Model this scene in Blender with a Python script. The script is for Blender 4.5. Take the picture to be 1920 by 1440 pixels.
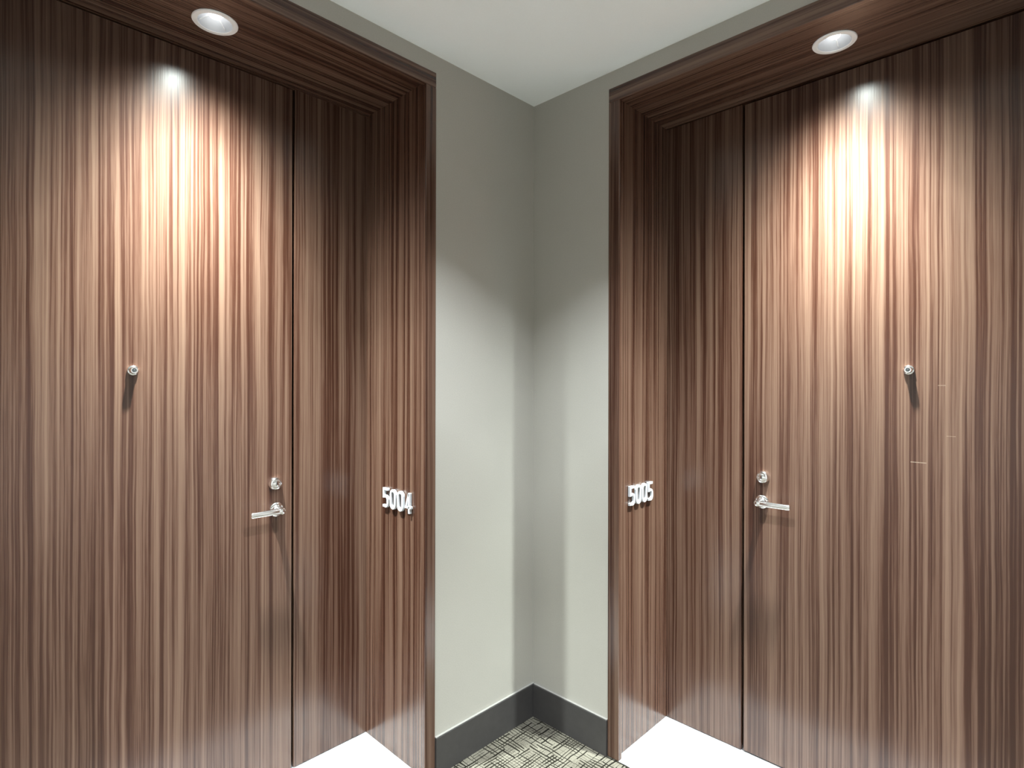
import bpy, bmesh, math
from mathutils import Vector, Matrix

for o in list(bpy.data.objects):
    bpy.data.objects.remove(o, do_unlink=True)
scene = bpy.context.scene
COL = scene.collection
PI = math.pi

# ------------------------------------------------------------------ camera
# corner of the two walls at the origin, left wall in x = 0, right wall in y = 0, metres
YAW = math.radians(44.155)
cam_d = bpy.data.cameras.new('camera')
cam_d.sensor_width = 36.0
cam_d.lens = 1067.0 / 1920.0 * 36.0
cam_d.clip_start = 0.02
cam_d.shift_y = -3.0 / 1920.0
cam = bpy.data.objects.new('camera', cam_d)
COL.objects.link(cam)
cam.location = (1.718, -1.908, 1.497)
cam.rotation_euler = (PI / 2, math.radians(-0.12), YAW)
scene.camera = cam

# ------------------------------------------------------------------ world, exposure
w = bpy.data.worlds.new('world')
scene.world = w
w.use_nodes = True
w.node_tree.nodes['Background'].inputs[0].default_value = (0.0, 0.0, 0.0, 1)
w.node_tree.nodes['Background'].inputs[1].default_value = 0.0
vs = scene.view_settings
vs.view_transform = 'Standard'
vs.look = 'None'
vs.exposure = 0.0
vs.gamma = 1.0
vs.use_curve_mapping = False

# lamp strengths: radiant intensity (W/sr) against angle from straight down (degrees)
ALCOVE_LAMP = [(0, 72), (5, 76), (8.4, 83), (11.2, 87), (16.6, 78), (22, 57), (30, 26), (38, 10.5), (45, 4.6), (52, 1.8), (58, 0.5), (64, 0.13), (69.5, 0)]
HALL_FILL_LAMP = [(0, 28), (20, 26), (29, 22), (36, 16), (43, 9), (48, 4.5), (54, 0)]  # curve of the added hall lamps that lift the ceiling
CORNER_LAMP = [(0, 12.5), (20, 12.5), (29, 14), (36, 17.5), (43, 11.5), (48, 5.0), (53, 0)]
SPOT_COL = (0.91, 1.0, 0.95)
HALL_COL = (0.92, 1.0, 1.05)

# ------------------------------------------------------------------ materials
def new_mat(name):
    m = bpy.data.materials.new(name)
    m.use_nodes = True
    nt = m.node_tree
    return m, nt, nt.nodes['Principled BSDF']

def nd(nt, t, **kw):
    n = nt.nodes.new(t)
    for k, v in kw.items():
        setattr(n, k, v)
    return n

def math_n(nt, op, a, b=None):
    n = nd(nt, 'ShaderNodeMath', operation=op)
    for i, v in enumerate((a, b)):
        if v is None:
            continue
        if isinstance(v, (int, float)):
            n.inputs[i].default_value = v
        else:
            nt.links.new(v, n.inputs[i])
    return n.outputs[0]

def comb(nt, a, b, c=0.0):
    n = nd(nt, 'ShaderNodeCombineXYZ')
    for i, v in enumerate((a, b, c)):
        if isinstance(v, (int, float)):
            n.inputs[i].default_value = v
        else:
            nt.links.new(v, n.inputs[i])
    return n.outputs[0]

def noise(nt, vec, scale=1.0, detail=2.0, rough=0.5):
    n = nd(nt, 'ShaderNodeTexNoise')
    n.inputs['Scale'].default_value = scale
    n.inputs['Detail'].default_value = detail
    n.inputs['Roughness'].default_value = rough
    nt.links.new(vec, n.inputs['Vector'])
    return n.outputs['Fac']

def ramp(nt, fac, stops, interp='LINEAR'):
    n = nd(nt, 'ShaderNodeValToRGB')
    cr = n.color_ramp
    cr.interpolation = interp
    while len(cr.elements) < len(stops):
        cr.elements.new(0.5)
    for e, (p, c) in zip(cr.elements, stops):
        e.position = p
        e.color = (c[0], c[1], c[2], 1)
    nt.links.new(fac, n.inputs[0])
    return n.outputs['Color']

def set_spec(b, rough, spec=0.5, metal=0.0):
    b.inputs['Roughness'].default_value = rough
    b.inputs['Specular IOR Level'].default_value = spec
    b.inputs['Metallic'].default_value = metal

def wood_mat(name, grain, seed, rough=0.26, scuffs=()):
    """zebra-striped veneer; grain = axis the stripes run along ('Z', 'Y' or 'X')"""
    m, nt, b = new_mat(name)
    g = nd(nt, 'ShaderNodeNewGeometry')
    s = nd(nt, 'ShaderNodeSeparateXYZ')
    nt.links.new(g.outputs['Position'], s.inputs[0])
    X, Y, Z = s.outputs
    if grain == 'Z':
        across, along = math_n(nt, 'ADD', X, Y), Z
    elif grain == 'Y':
        across, along = math_n(nt, 'ADD', X, Z), Y
    else:
        across, along = math_n(nt, 'ADD', Y, Z), X
    across = math_n(nt, 'ADD', across, seed)
    wob = noise(nt, comb(nt, math_n(nt, 'MULTIPLY', across, 7.0), math_n(nt, 'MULTIPLY', along, 1.6), seed), 1.0, 2.0)
    wob = math_n(nt, 'MULTIPLY', math_n(nt, 'SUBTRACT', wob, 0.5), 0.012)
    ac = math_n(nt, 'ADD', across, wob)
    def layer(fa, fl, z, det, ro=0.5):
        return noise(nt, comb(nt, math_n(nt, 'MULTIPLY', ac, fa), math_n(nt, 'MULTIPLY', along, fl), z), 1.0, det, ro)
    broad = layer(9.0, 0.25, 3.1 + seed, 1.0)
    n1 = layer(56.0, 0.40, 0.3 + seed, 1.5)
    n2 = layer(155.0, 0.8, 5.7 + seed, 2.0)
    n3 = layer(620.0, 7.0, 9.2 + seed, 3.0, 0.6)
    v = math_n(nt, 'ADD', math_n(nt, 'MULTIPLY', n1, 1.15), math_n(nt, 'MULTIPLY', n2, 1.10))
    v = math_n(nt, 'ADD', v, math_n(nt, 'MULTIPLY', n3, 0.45))
    v = math_n(nt, 'ADD', v, math_n(nt, 'MULTIPLY', broad, 0.35))
    v = math_n(nt, 'SUBTRACT', v, 1.025)            # centred near 0.5
    col = ramp(nt, v, [(0.24, (0.035, 0.0125, 0.0075)), (0.40, (0.060, 0.0265, 0.0170)),
                       (0.48, (0.087, 0.0445, 0.0300)), (0.62, (0.110, 0.0615, 0.0430)), (0.85, (0.150, 0.0910, 0.0645))])
    for x0, z0, hx, hz, amt in scuffs:             # short pale scratches in the lacquer
        mk = math_n(nt, 'MULTIPLY', math_n(nt, 'LESS_THAN', math_n(nt, 'ABSOLUTE', math_n(nt, 'SUBTRACT', X, x0)), hx),
                    math_n(nt, 'LESS_THAN', math_n(nt, 'ABSOLUTE', math_n(nt, 'SUBTRACT', Z, z0)), hz))
        mk = math_n(nt, 'MULTIPLY', mk, math_n(nt, 'MULTIPLY', n3, amt))
        mx = nd(nt, 'ShaderNodeMix', data_type='RGBA')
        nt.links.new(mk, mx.inputs['Factor'])
        nt.links.new(col, mx.inputs['A'])
        mx.inputs['B'].default_value = (0.42, 0.33, 0.26, 1)
        col = mx.outputs['Result']
    nt.links.new(col, b.inputs['Base Color'])
    set_spec(b, rough, 0.55)
    bp = nd(nt, 'ShaderNodeBump')
    bp.inputs['Strength'].default_value = 0.12
    bp.inputs['Distance'].default_value = 0.0012
    nt.links.new(n2, bp.inputs['Height'])
    nt.links.new(bp.outputs[0], b.inputs['Normal'])
    return m

WOOD_Z = wood_mat('zebra_veneer_upright', 'Z', 0.37)
WOOD_Z2 = wood_mat('zebra_veneer_scuffed', 'Z', 0.37, scuffs=((1.368, 1.232, 0.022, 0.0016, 0.7), (1.43, 1.490, 0.010, 0.0014, 0.4), (1.455, 1.325, 0.012, 0.0012, 0.35)))
WOOD_Y = wood_mat('zebra_veneer_along_y', 'Y', 1.21)
WOOD_X = wood_mat('zebra_veneer_along_x', 'X', 2.43)

def plain(name, c, rough=0.5, spec=0.5, metal=0.0, nscale=0.0, amt=0.0, bump=0.0):
    m, nt, b = new_mat(name)
    b.inputs['Base Color'].default_value = (*c, 1)
    set_spec(b, rough, spec, metal)
    if nscale:
        g = nd(nt, 'ShaderNodeNewGeometry')
        n = noise(nt, g.outputs['Position'], nscale, 4.0, 0.6)
        lo = tuple(x * (1 - amt) for x in c)
        hi = tuple(min(1, x * (1 + amt)) for x in c)
        nt.links.new(ramp(nt, n, [(0.3, lo), (0.7, hi)]), b.inputs['Base Color'])
        if bump:
            bp = nd(nt, 'ShaderNodeBump')
            bp.inputs['Strength'].default_value = bump
            bp.inputs['Distance'].default_value = 0.001
            nt.links.new(n, bp.inputs['Height'])
            nt.links.new(bp.outputs[0], b.inputs['Normal'])
    return m

WALL = plain('taupe_wall_covering', (0.40, 0.385, 0.350), 0.55, 0.4, nscale=260, amt=0.05, bump=0.25)
CEIL = plain('white_ceiling_paint', (0.90, 0.93, 0.94), 0.8, 0.3, nscale=180, amt=0.01, bump=0.1)
BASE = plain('charcoal_brown_baseboard', (0.046, 0.043, 0.043), 0.45, 0.5, nscale=40, amt=0.08)
CAP_GLINT = plain('pale_painted_highlight', (0.36, 0.35, 0.33), 0.45, 0.5, nscale=60, amt=0.05)  # pale colour stands in for light catching the baseboard's top edge
GAP = plain('black_shadow_gap', (0.012, 0.011, 0.011), 0.8, 0.2, nscale=30, amt=0.1)
CHROME = plain('polished_chrome', (0.93, 0.93, 0.95), 0.16, 0.5, 1.0, nscale=50, amt=0.02)
KEYHOLE = plain('dark_keyway', (0.03, 0.03, 0.035), 0.4, 0.5, 0.6, nscale=90, amt=0.1)
LENS = plain('peephole_glass', (0.05, 0.055, 0.06), 0.05, 0.8, 0.0, nscale=70, amt=0.1)
DIGIT = plain('white_satin_metal', (0.60, 0.62, 0.65), 0.35, 0.5, 0.0, nscale=90, amt=0.02)
TRIMW = plain('white_lamp_trim', (0.90, 0.93, 0.96), 0.35, 0.5, nscale=60, amt=0.02)
REFL = plain('bright_reflector', (0.36, 0.365, 0.385), 0.35, 0.5, 0.1, nscale=60, amt=0.02)

def emit_mat(name, c, s):
    m, nt, b = new_mat(name)
    b.inputs['Base Color'].default_value = (0.9, 0.9, 0.9, 1)
    b.inputs['Emission Color'].default_value = (*c, 1)
    b.inputs['Emission Strength'].default_value = s
    return m
BULB = emit_mat('glowing_bulb_face', (0.98, 1.0, 0.97), 7.0)

def marble_mat():
    m, nt, b = new_mat('white_veined_marble')
    g = nd(nt, 'ShaderNodeNewGeometry')
    mp = nd(nt, 'ShaderNodeMapping')
    mp.inputs['Rotation'].default_value = (0, 0, math.radians(24))
    mp.inputs['Scale'].default_value = (1.4, 9.0, 1.0)
    nt.links.new(g.outputs['Position'], mp.inputs[0])
    n = noise(nt, mp.outputs[0], 1.6, 5.0, 0.62)
    n = math_n(nt, 'ABSOLUTE', math_n(nt, 'SUBTRACT', n, 0.5))
    col = ramp(nt, n, [(0.0, (0.42, 0.42, 0.44)), (0.035, (0.57, 0.57, 0.59)), (0.16, (0.66, 0.66, 0.68))])
    nt.links.new(col, b.inputs['Base Color'])
    set_spec(b, 0.18, 0.5)
    return m
MARBLE = marble_mat()

def carpet_mat():
    m, nt, b = new_mat('crosshatch_loop_carpet')
    g = nd(nt, 'ShaderNodeNewGeometry')
    s = nd(nt, 'ShaderNodeSeparateXYZ')
    nt.links.new(g.outputs['Position'], s.inputs[0])
    X, Y, Z = s.outputs
    def lines(a, l, z, pitch, run):
        wob = noise(nt, comb(nt, math_n(nt, 'MULTIPLY', a, 30.0), math_n(nt, 'MULTIPLY', l, 12.0), z), 1.0, 1.0)
        u = math_n(nt, 'ADD', math_n(nt, 'DIVIDE', a, pitch), math_n(nt, 'MULTIPLY', wob, 1.1))
        row = math_n(nt, 'FLOOR', u)
        fr = math_n(nt, 'FRACT', u)
        wn = nd(nt, 'ShaderNodeTexWhiteNoise', noise_dimensions='2D')
        nt.links.new(comb(nt, row, z), wn.inputs['Vector'])
        cell = math_n(nt, 'FLOOR', math_n(nt, 'ADD', math_n(nt, 'DIVIDE', l, run), math_n(nt, 'MULTIPLY', wn.outputs['Value'], 7.0)))
        w2 = nd(nt, 'ShaderNodeTexWhiteNoise', noise_dimensions='3D')
        nt.links.new(comb(nt, row, cell, z), w2.inputs['Vector'])
        width = math_n(nt, 'MULTIPLY', math_n(nt, 'SUBTRACT', w2.outputs['Value'], 0.08), 0.52)
        return math_n(nt, 'LESS_THAN', fr, width)
    la, lb = lines(X, Y, 1.7, 0.0140, 0.070), lines(Y, X, 6.3, 0.0140, 0.070)
    mask = math_n(nt, 'SUBTRACT', 1.0, math_n(nt, 'MAXIMUM', la, lb))
    tuft = noise(nt, g.outputs['Position'], 330.0, 2.0)
    big = noise(nt, g.outputs['Position'], 9.0, 3.6)
    t = math_n(nt, 'ADD', math_n(nt, 'MULTIPLY', tuft, 0.6), math_n(nt, 'MULTIPLY', big, 0.4))
    light = ramp(nt, t, [(0.35, (0.075, 0.067, 0.053)), (0.65, (0.21, 0.195, 0.160))])
    mx = nd(nt, 'ShaderNodeMix', data_type='RGBA')
    nt.links.new(mask, mx.inputs['Factor'])
    mx.inputs['A'].default_value = (0.012, 0.0105, 0.008, 1)
    nt.links.new(light, mx.inputs['B'])
    nt.links.new(mx.outputs['Result'], b.inputs['Base Color'])
    set_spec(b, 0.95, 0.1)
    bp = nd(nt, 'ShaderNodeBump')
    bp.inputs['Strength'].default_value = 0.7
    bp.inputs['Distance'].default_value = 0.003
    hh = math_n(nt, 'ADD', math_n(nt, 'MULTIPLY', tuft, 0.5), mask)
    nt.links.new(hh, bp.inputs['Height'])
    nt.links.new(bp.outputs[0], b.inputs['Normal'])
    return m
CARPET = carpet_mat()

# ------------------------------------------------------------------ helpers
def add_box(bm, lo, hi):
    lo, hi = [min(a, b) for a, b in zip(lo, hi)], [max(a, b) for a, b in zip(lo, hi)]
    v = [bm.verts.new((x, y, z)) for z in (lo[2], hi[2]) for y in (lo[1], hi[1]) for x in (lo[0], hi[0])]
    for f in ((0, 2, 3, 1), (4, 5, 7, 6), (0, 1, 5, 4), (2, 6, 7, 3), (0, 4, 6, 2), (1, 3, 7, 5)):
        bm.faces.new([v[i] for i in f])

def obj(name, bm, m, parent=None, bevel=0.0, smooth=False, seg=2):
    bmesh.ops.recalc_face_normals(bm, faces=bm.faces)
    me = bpy.data.meshes.new(name)
    bm.to_mesh(me)
    bm.free()
    me.materials.append(m)
    if smooth:
        for p in me.polygons:
            p.use_smooth = True
    o = bpy.data.objects.new(name, me)
    COL.objects.link(o)
    if parent:
        o.parent = parent
    if bevel:
        md = o.modifiers.new('bevel', 'BEVEL')
        md.width = bevel
        md.segments = seg
        md.limit_method = 'ANGLE'
    return o

def box(name, lo, hi, m, parent=None, bevel=0.0):
    bm = bmesh.new()
    add_box(bm, lo, hi)
    return obj(name, bm, m, parent, bevel)

def add_lathe(bm, prof, mat, n=40, cap=True):
    """prof: list of (radius, height) about local z; mat maps to world"""
    rings = []
    for r, h in prof:
        if r < 1e-6:
            rings.append([bm.verts.new(mat @ Vector((0, 0, h)))])
        else:
            rings.append([bm.verts.new(mat @ Vector((r * math.cos(2 * PI * i / n), r * math.sin(2 * PI * i / n), h))) for i in range(n)])
    for a, b in zip(rings, rings[1:]):
        for i in range(n):
            j = (i + 1) % n
            if len(a) == 1 and len(b) == 1:
                continue
            if len(a) == 1:
                bm.faces.new((a[0], b[i], b[j]))
            elif len(b) == 1:
                bm.faces.new((a[i], a[j], b[0]))
            else:
                bm.faces.new((a[i], a[j], b[j], b[i]))

def frame(origin, zdir, xdir):
    z = Vector(zdir).normalized()
    x = Vector(xdir).normalized()
    y = z.cross(x)
    M = Matrix((x, y, z)).transposed().to_4x4()
    M.translation = Vector(origin)
    return M

def lathe(name, prof, mat, m, parent=None, n=40, smooth=True):
    bm = bmesh.new()
    add_lathe(bm, prof, mat, n)
    o = obj(name, bm, m, parent, 0, smooth)
    if smooth:
        md = o.modifiers.new('edges', 'EDGE_SPLIT')
        md.split_angle = math.radians(35)
    return o

def empty(name, loc):
    o = bpy.data.objects.new(name, None)
    o.empty_display_size = 0.1
    COL.objects.link(o)
    o.location = loc
    bpy.context.view_layer.update()
    return o

def keep(o, parent):
    """parent while leaving the child where it is"""
    o.parent = parent
    o.matrix_parent_inverse = Matrix.Translation(-parent.location)
    return o

def tag(o, label=None, cat=None, group=None, kind=None):
    if label: o['label'] = label
    if cat: o['category'] = cat
    if group: o['group'] = group
    if kind: o['kind'] = kind
    return o

# a side-neutral frame: 'a' runs along the wall from the corner, 'd' goes into the alcove (negative = hall side)
def pt(side, a, d, z):
    return Vector((-d, -a, z)) if side == 'L' else Vector((a, d, z))

def sbox(name, side, a, d, z, m, parent=None, bevel=0.0):
    o = box(name, pt(side, a[0], d[0], z[0]), pt(side, a[1], d[1], z[1]), m, None, bevel)
    return keep(o, parent) if parent else o

H = 2.74               # ceiling
SOFF = 2.630           # underside of the alcove soffit
G = dict(
    L=dict(out=0.558, inn=0.607, rev=0.597, seam=0.919, jamb2=1.945, door2=1.93, depth=0.421, lamp=(1.275, 0.203),
           rose=(0.985, 1.016), bolt=(0.990, 1.114), peep=(1.447, 1.533), tip=1.096),
    R=dict(out=0.406, inn=0.458, rev=0.440, seam=0.781, jamb2=1.905, door2=1.890, depth=0.404, lamp=(1.168, 0.193),
           rose=(0.859, 1.027), bolt=(0.862, 1.124), peep=(1.341, 1.542), tip=0.978))
ROOM = 3.7             # length of both hall walls
HEAD_LO, HEAD_HI = 2.615, 2.672

# ------------------------------------------------------------------ the setting
def wall(side, name, label):
    g = G[side]
    far_out = g['jamb2'] + (g['inn'] - g['out']) - (g['inn'] - g['rev'])
    far_in = g['jamb2'] - (g['inn'] - g['rev'])
    far_out = far_in + (g['inn'] - g['out'])
    bm = bmesh.new()
    th = 0.08
    a0 = 0.0
    add_box(bm, pt(side, a0, 0, 0), pt(side, g['out'], th, H))
    add_box(bm, pt(side, g['out'], 0, HEAD_HI), pt(side, far_out, th, H))
    add_box(bm, pt(side, far_out, 0, 0), pt(side, ROOM, th, H))
    tag(obj(name, bm, WALL), label, 'wall', kind='structure')
    return far_in, far_out

ends = {}
ends['L'] = wall('L', 'wall_left', 'taupe wall with the left alcove opening, door number 5004')
ends['R'] = wall('R', 'wall_right', 'taupe wall with the right alcove opening, door number 5005')
o = box('wall_back', (ROOM, -ROOM, 0), (ROOM + 0.1, 0, H), WALL)
tag(o, 'taupe hallway wall opposite the left alcove', 'wall', kind='structure')
o = box('wall_front', (0, -ROOM - 0.1, 0), (ROOM, -ROOM, H), WALL)
tag(o, 'taupe hallway wall opposite the right alcove', 'wall', kind='structure')
o = box('ceiling', (0, -ROOM, H), (ROOM, 0, H + 0.05), CEIL)
tag(o, 'plain white painted ceiling above the wall corner', 'ceiling', kind='structure')
o = box('floor', (0, -ROOM, -0.05), (ROOM, 0, 0), CARPET)
tag(o, 'beige carpet with dark crosshatched lines in the hallway', 'carpet', kind='structure')

def baseboard(side, name, label):
    g = G[side]
    root = tag(empty(name, pt(side, 0, 0, 0)), label, 'baseboard', kind='structure')
    a0 = 0.0 if side == 'L' else 0.0125
    sbox('board', side, (a0, g['out'] - 0.0005), (-0.012, 0), (0, 0.1445), BASE, root, 0.0015)
    sbox('cap_highlight', side, (a0, g['out'] - 0.0005), (-0.009, 0), (0.1445, 0.1485), CAP_GLINT, root, 0.0015)  # thin strip, highlight of the top edge put into its colour
    fo = ends[side][1]
    sbox('board', side, (fo + 0.0005, ROOM), (-0.012, 0), (0, 0.1445), BASE, root, 0.0015)
    sbox('cap_highlight', side, (fo + 0.0005, ROOM), (-0.009, 0), (0.1445, 0.1485), CAP_GLINT, root, 0.0015)
baseboard('L', 'baseboard_left', 'dark charcoal baseboard along the left wall of the corner')
baseboard('R', 'baseboard_right', 'dark charcoal baseboard along the right wall of the corner')

def soffit(side, root, wood):
    """flat veneer panel with a round hole for the lamp"""
    g = G[side]
    a0, a1 = g['rev'] - 0.02, g['jamb2'] + 0.02
    d0, d1 = 0.020, g['depth'] + 0.06
    ca, cd = g['lamp']
    n = 64
    bm = bmesh.new()
    ang = [2 * PI * i / n for i in range(n)]
    for c in ((a0, d0), (a0, d1), (a1, d0), (a1, d1)):
        ang.append(math.atan2(c[1] - cd, c[0] - ca) % (2 * PI))
    ang = sorted(set(ang))
    R = 0.055
    lay = []
    for z in (SOFF, SOFF + 0.018):
        inner, outer = [], []
        for t in ang:
            c, s = math.cos(t), math.sin(t)
            k = min(((a1 - ca) / c if c > 1e-9 else (a0 - ca) / c if c < -1e-9 else 9),
                    ((d1 - cd) / s if s > 1e-9 else (d0 - cd) / s if s < -1e-9 else 9))
            inner.append(bm.verts.new(pt(side, ca + R * c, cd + R * s, z)))
            outer.append(bm.verts.new(pt(side, ca + k * c, cd + k * s, z)))
        lay.append((inner, outer))
    m = len(ang)
    for i in range(m):
        j = (i + 1) % m
        for inner, outer in lay:
            bm.faces.new((inner[i], inner[j], outer[j], outer[i]))
        bm.faces.new((lay[0][0][i], lay[0][0][j], lay[1][0][j], lay[1][0][i]))
        bm.faces.new((lay[0][1][i], lay[0][1][j], lay[1][1][j], lay[1][1][i]))
    return keep(obj('soffit_panel', bm, wood), root)

def portal(side, name, label):
    g = G[side]
    fi, fo = ends[side]
    D = g['depth']
    wood_h = WOOD_Y if side == 'L' else WOOD_X
    root = tag(empty(name, pt(side, g['inn'], 0, 0)), label, 'door surround', kind='structure')
    # casing round the opening: two uprights and a head
    sbox('casing', side, (g['out'], g['inn']), (-0.004, 0.020), (0.0022, HEAD_LO), WOOD_Z, root, 0.0025)
    sbox('casing', side, (fi, fo), (-0.004, 0.020), (0.0022, HEAD_LO), WOOD_Z, root, 0.0025)
    sbox('head_casing', side, (g['out'], fo), (-0.004, 0.020), (HEAD_LO, HEAD_HI), wood_h, root, 0.0025)
    # reveals
    sbox('reveal_panel', side, (g['rev'] - 0.022, g['rev']), (0.0205, D + 0.02), (0.003, SOFF - 0.0005), WOOD_Z, root, 0.001)
    sbox('reveal_panel', side, (g['jamb2'], g['jamb2'] + 0.022), (0.0205, D + 0.02), (0.003, SOFF - 0.0005), WOOD_Z, root, 0.001)
    # fixed panel between reveal and door
    sbox('side_panel', side, (g['rev'] + 0.0005, g['seam'] - 0.005), (D, D + 0.04), (0.005, SOFF - 0.001), WOOD_Z, root, 0.001)
    sbox('side_panel', side, (g['door2'] + 0.004, g['jamb2'] - 0.0005), (D, D + 0.04), (0.005, SOFF - 0.001), WOOD_Z, root, 0.001)
    sbox('gap_backing', side, (g['rev'] - 0.02, g['jamb2'] + 0.02), (D + 0.047, D + 0.06), (0, SOFF), GAP, root)  # black sheet behind the door, its colour stands in for shade in the seams
    soffit(side, root, wood_h)
    o = sbox('floor_left' if side == 'L' else 'floor_right', side, (g['rev'] - 0.010, g['jamb2'] + 0.010), (0.0, D + 0.06), (-0.03, 0.002), MARBLE)
    tag(o, 'white veined marble floor of the %s alcove' % ('left' if side == 'L' else 'right'), 'marble floor', kind='structure')
    return root
portal('L', 'trim_1', 'striped wood casing and lining of the left door alcove')
portal('R', 'trim_2', 'striped wood casing and lining of the right door alcove')

# ------------------------------------------------------------------ doors with their hardware
def rounded_bar(bm, side, p0, p1, hw, hh, r, n=4):
    """bar with a rounded-rectangle section between two points, half width hw (depth) and half height hh"""
    d = (p1 - p0).normalized()
    up = Vector((0, 0, 1))
    sd = d.cross(up)
    sec = []
    for cx, cy, a0 in ((hw - r, hh - r, 0), (-hw + r, hh - r, 90), (-hw + r, -hh + r, 180), (hw - r, -hh + r, 270)):
        for k in range(n + 1):
            t = math.radians(a0 + 90 * k / n)
            sec.append((cx + r * math.cos(t), cy + r * math.sin(t)))
    L = (p1 - p0).length
    rings = []
    for u, sc in ((0.0, 0.80), (0.0025, 0.96), (0.005, 1.0), (L - 0.006, 0.94), (L - 0.0025, 0.88), (L, 0.70)):
        rings.append([bm.verts.new(p0 + d * u + sd * (x * sc) + up * (y * sc)) for x, y in sec])
    m = len(sec)
    for a, b in zip(rings, rings[1:]):
        for i in range(m):
            bm.faces.new((a[i], a[(i + 1) % m], b[(i + 1) % m], b[i]))
    bm.faces.new(rings[0][::-1])
    bm.faces.new(rings[-1])

def door(side, name, label):
    g = G[side]
    D = g['depth']
    root = tag(empty(name, pt(side, g['seam'], D, 0)), label, 'door', kind='structure')
    sbox('slab', side, (g['seam'] + 0.005, g['door2'] - 0.0005), (D, D + 0.044), (0.008, SOFF - 0.006), WOOD_Z if side == 'L' else WOOD_Z2, root, 0.0012)
    out = pt(side, 0, -1, 0)
    al = pt(side, 1, 0, 0)
    # deadbolt cylinder
    a, z = g['bolt']
    M = frame(pt(side, a, D, z), out, al)
    db = keep(lathe('deadbolt', [(0.0245, 0), (0.0245, 0.004), (0.0225, 0.013), (0.0205, 0.0155), (0.0165, 0.0165), (0.0160, 0.0140), (0, 0.0140)], M, CHROME), root)
    keep(lathe('lock_cylinder', [(0.0125, 0.0135), (0.0125, 0.0185), (0.0110, 0.0195), (0, 0.0195)], M, CHROME), db)
    kb = bmesh.new()
    add_box(kb, (-0.0013, -0.0065, 0.019), (0.0013, 0.0065, 0.0202))
    bmesh.ops.transform(kb, matrix=M, verts=kb.verts)
    keep(obj('keyway', kb, KEYHOLE), db)
    # lever handle
    a, z = g['rose']
    M = frame(pt(side, a, D, z), out, al)
    lv = keep(lathe('lever_handle', [(0.0260, 0), (0.0265, 0.003), (0.0260, 0.007), (0.0235, 0.0095), (0.0185, 0.0105), (0.0170, 0.0130), (0.0150, 0.0150), (0, 0.0150)], M, CHROME), root)
    lv['label'] = 'chrome lever handle on a round rose'
    keep(lathe('neck', [(0.0120, 0.0145), (0.0100, 0.0200), (0.0098, 0.0480), (0.0110, 0.0550), (0.0105, 0.0595), (0.0070, 0.0610), (0, 0.0610)], M, CHROME), lv)
    lb = bmesh.new()
    rounded_bar(lb, side, pt(side, a - 0.011, D - 0.050, z), pt(side, g['tip'], D - 0.050, z), 0.0080, 0.0110, 0.0068)
    o = keep(obj('lever', lb, CHROME, None, 0, True), lv)
    o.modifiers.new('edges', 'EDGE_SPLIT').split_angle = math.radians(40)
    # latch edge plate glinting in the gap
    sbox('latch_plate', side, (g['seam'] + 0.0025, g['seam'] + 0.0052), (D + 0.006, D + 0.028), (z - 0.045, z + 0.055), CHROME, root)
    # peephole
    a, z = g['peep']
    M = frame(pt(side, a, D, z), out, al) @ Matrix.Scale(1.2, 4)
    pe = keep(lathe('peephole', [(0.0130, 0), (0.0134, 0.003), (0.0130, 0.0055), (0.0100, 0.0065), (0.0092, 0.0160), (0.0082, 0.0180), (0.0058, 0.0180), (0.0056, 0.0160), (0, 0.0160)], M, CHROME, n=32), root)
    keep(lathe('lens', [(0.0054, 0.0158), (0.0040, 0.0172), (0.0020, 0.0178), (0, 0.0180)], M, LENS, n=24), pe)
    return root
door('L', 'door_1', 'zebra-striped wood door beside the number 5004')
door('R', 'door_2', 'zebra-striped wood door beside the number 5005')

# ------------------------------------------------------------------ room numbers
def stroke(bm, pts, wd, closed=False):
    """flat stroke of width wd along pts, in the xy plane, extruded from z = 0 to 1 afterwards"""
    n = len(pts)
    P = [Vector((x, y, 0)) for x, y in pts]
    lft, rgt = [], []
    for i in range(n):
        if closed:
            d0, d1 = (P[i] - P[i - 1]).normalized(), (P[(i + 1) % n] - P[i]).normalized()
        else:
            d0 = (P[i] - P[i - 1]).normalized() if i else (P[1] - P[0]).normalized()
            d1 = (P[i + 1] - P[i]).normalized() if i < n - 1 else d0
        n0, n1 = Vector((-d0.y, d0.x, 0)), Vector((-d1.y, d1.x, 0))
        mn = (n0 + n1).normalized()
        k = wd / 2 / max(0.45, mn.dot(n0))
        lft.append(P[i] + mn * k)
        rgt.append(P[i] - mn * k)
    out = []
    for z in (0.0, 1.0):
        out.append(([bm.verts.new((p.x, p.y, z)) for p in lft], [bm.verts.new((p.x, p.y, z)) for p in rgt]))
    rng = range(n) if closed else range(n - 1)
    for i in rng:
        j = (i + 1) % n
        for (l, r) in out:
            bm.faces.new((l[i], l[j], r[j], r[i]))
        for s in (0, 1):
            bm.faces.new((out[0][s][i], out[0][s][j], out[1][s][j], out[1][s][i]))
    if not closed:
        for i in (0, n - 1):
            bm.faces.new((out[0][0][i], out[0][1][i], out[1][1][i], out[1][0][i]))

def arc(cx, cy, rx, ry, t0, t1, n):
    return [(cx + rx * math.cos(math.radians(t0 + (t1 - t0) * i / n)), cy + ry * math.sin(math.radians(t0 + (t1 - t0) * i / n))) for i in range(n + 1)]

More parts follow.
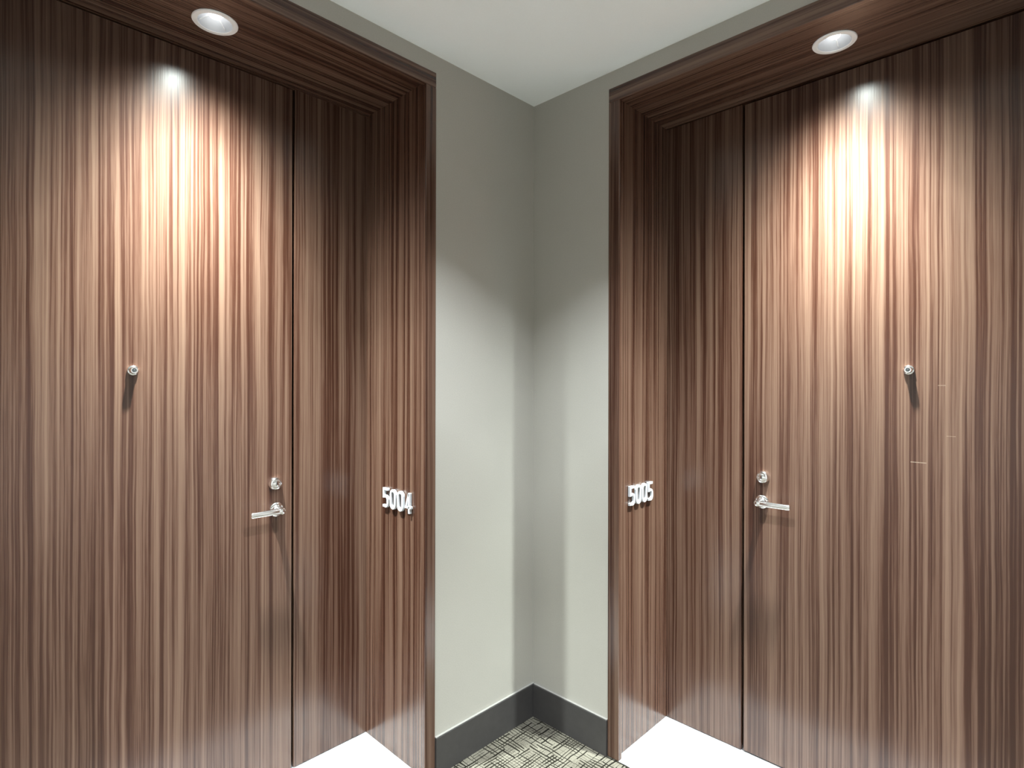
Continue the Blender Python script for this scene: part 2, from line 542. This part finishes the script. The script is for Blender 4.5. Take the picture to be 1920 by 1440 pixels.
def digit_mesh(bm, ch, W, Hh, wd):
    h = wd / 2
    if ch == '0':
        rx = W / 2 - h
        pts = arc(W / 2, Hh - h - rx, rx, rx, 0, 180, 10) + arc(W / 2, h + rx, rx, rx, 180, 360, 10)
        stroke(bm, pts, wd, True)
    elif ch == '5':
        r = W / 2 - h
        pts = [(W * 0.92, Hh - h), (h + 0.001, Hh - h), (h + 0.001, Hh * 0.545)]
        pts += arc(W / 2, Hh * 0.545 - r + 0.0025, r, r, 115, 0, 9)
        pts += arc(W / 2, h + r, r, r, 0, -115, 8)
        pts += [(h * 0.2, h * 1.25)]
        stroke(bm, pts, wd)
    elif ch == '4':
        xs = W * 0.70
        stroke(bm, [(xs, Hh - h * 0.2), (h + 0.001, Hh * 0.30), (W + 0.001, Hh * 0.30)], wd * 0.92)
        stroke(bm, [(xs, Hh), (xs, 0)], wd)

def room_number(side, text, a0, d0, d1, z0, label):
    """digits fixed to the reveal panel; d0..d1 span from left to right as read"""
    g = G[side]
    root = tag(empty('room_number', pt(side, g['rev'], d0, z0)), label, 'sign')
    nrm = pt(side, 1, 0, 0)
    rd = (pt(side, 0, d1, 0) - pt(side, 0, d0, 0)).normalized()
    up = Vector((0, 0, 1))
    step = abs(d1 - d0 - math.copysign(0.041, d1 - d0)) / (len(text) - 1)
    for i, ch in enumerate(text):
        bm = bmesh.new()
        digit_mesh(bm, ch, 0.039, 0.080, 0.0102)
        base = pt(side, g['rev'] + 0.0015, d0, z0) + rd * (step * i)
        for v in bm.verts:
            c = v.co
            v.co = base + rd * c.x + up * c.y + nrm * (c.z * 0.011)
        o = obj('digit', bm, DIGIT, None, 0.0012)
        keep(o, root)
        # fixing pin behind the digit
        pb = bmesh.new()
        p = base + rd * (0.0205 if ch == '0' else (0.0287 if ch == '4' else 0.015)) + up * (0.0735 if ch != '4' else 0.05) + nrm * -0.0016
        q = p + nrm * 0.004
        add_box(pb, p - rd * 0.002 - up * 0.002, q + rd * 0.002 + up * 0.002)
        pin = obj('fixing_pin', pb, CHROME)
        pin.parent = o
    return root
room_number('L', '5004', 0, 0.278, 0.084, 0.988, 'white raised number 5004 on the left striped reveal')
room_number('R', '5005', 0, 0.086, 0.269, 0.994, 'white raised number 5005 on the right striped reveal')

# ------------------------------------------------------------------ recessed downlights
def spot(name, loc, prof, size, col, parent=None):
    """downward spot whose strength follows a photometric curve"""
    peak = max(v for _, v in prof)
    end = prof[-1][0]
    l = bpy.data.lights.new(name, 'SPOT')
    l.energy = peak * 4 * PI
    l.color = col
    l.spot_size = math.radians(2 * end)
    l.spot_blend = 0.02
    l.shadow_soft_size = size
    l.use_nodes = True
    nt = l.node_tree
    em = nt.nodes['Emission']
    tc = nd(nt, 'ShaderNodeTexCoord')
    sp = nd(nt, 'ShaderNodeSeparateXYZ')
    nt.links.new(tc.outputs['Normal'], sp.inputs[0])
    ang = math_n(nt, 'ARCCOSINE', math_n(nt, 'MINIMUM', math_n(nt, 'ABSOLUTE', sp.outputs[2]), 1.0))
    fac = math_n(nt, 'DIVIDE', ang, math.radians(end))
    c = ramp(nt, fac, [(t / end, (v / peak,) * 3) for t, v in prof])
    nt.links.new(c, em.inputs['Strength'])
    o = bpy.data.objects.new(name, l)
    COL.objects.link(o)
    o.location = loc
    if parent:
        keep(o, parent)
    return o

def downlight(loc, z, label, group, along, detail=True):
    root = tag(empty('recessed_downlight', (loc[0], loc[1], z)), label, 'light', group)
    M = frame((loc[0], loc[1], z), (0, 0, -1), along)      # local +z points down
    keep(lathe('trim_ring', [(0.0500, 0.0), (0.0655, 0.0), (0.0660, 0.0015), (0.0640, 0.0040), (0.0520, 0.0050), (0.0495, 0.0035), (0.0490, -0.003)], M, TRIMW, n=56), root)
    keep(lathe('reflector', [(0.0492, 0.0030), (0.0475, -0.006), (0.0430, -0.020), (0.0360, -0.034), (0.0290, -0.042), (0.0, -0.042)], M, REFL, n=48), root)
    keep(lathe('bulb', [(0.0, -0.0140), (0.010, -0.0145), (0.0155, -0.0165), (0.0185, -0.0205), (0.0190, -0.0410)], M, BULB, n=40), root)
    # retaining wires across the reflector
    for t in (35, 145, 270):
        c, s = math.cos(math.radians(t)), math.sin(math.radians(t))
        bm = bmesh.new()
        p0 = M @ Vector((0.0180 * c, 0.0180 * s, -0.021))
        p1 = M @ Vector((0.0470 * c, 0.0470 * s, -0.004))
        rounded_bar(bm, 'L', p0, p1, 0.0021, 0.0021, 0.0014, 2)
        keep(obj('retaining_wire', bm, TRIMW, None, 0, True), root)
    return root

grp = None
for side, lab in (('L', 'round white recessed spotlight glowing in the soffit of the left alcove'),
                  ('R', 'round white recessed spotlight glowing in the soffit of the right alcove')):
    a, d = G[side]['lamp']
    p = pt(side, a, d, SOFF)
    r = downlight((p.x, p.y), SOFF - 0.0002, lab, 'alcove downlights', pt(side, 1, 0, 0))
    spot('lamp', (p.x, p.y, SOFF + 0.006), ALCOVE_LAMP, 0.026, SPOT_COL, r)

# unseen hallway ceiling lamps; all but the corner one added to brighten the ceiling
for x, y, lab, k in ((0.90, -0.92, 'round white recessed downlight in the hall ceiling nearest the wall corner', 0.0),
                     (2.75, -0.95, 'added unseen round white recessed downlight in the hall ceiling past the right alcove', 3.6),
                     (0.95, -2.85, 'added unseen round white recessed downlight in the hall ceiling past the left alcove', 3.6),
                     (2.65, -2.75, 'added unseen round white recessed downlight in the hall ceiling behind the camera', 3.6)):
    r = downlight((x, y), H - 0.0002, lab, 'hall ceiling downlights', (1, 0, 0))
    spot('lamp', (x, y, H - 0.008), [(t, v * k) for t, v in HALL_FILL_LAMP] if k else CORNER_LAMP, 0.05 if k else 0.022, HALL_COL, r)
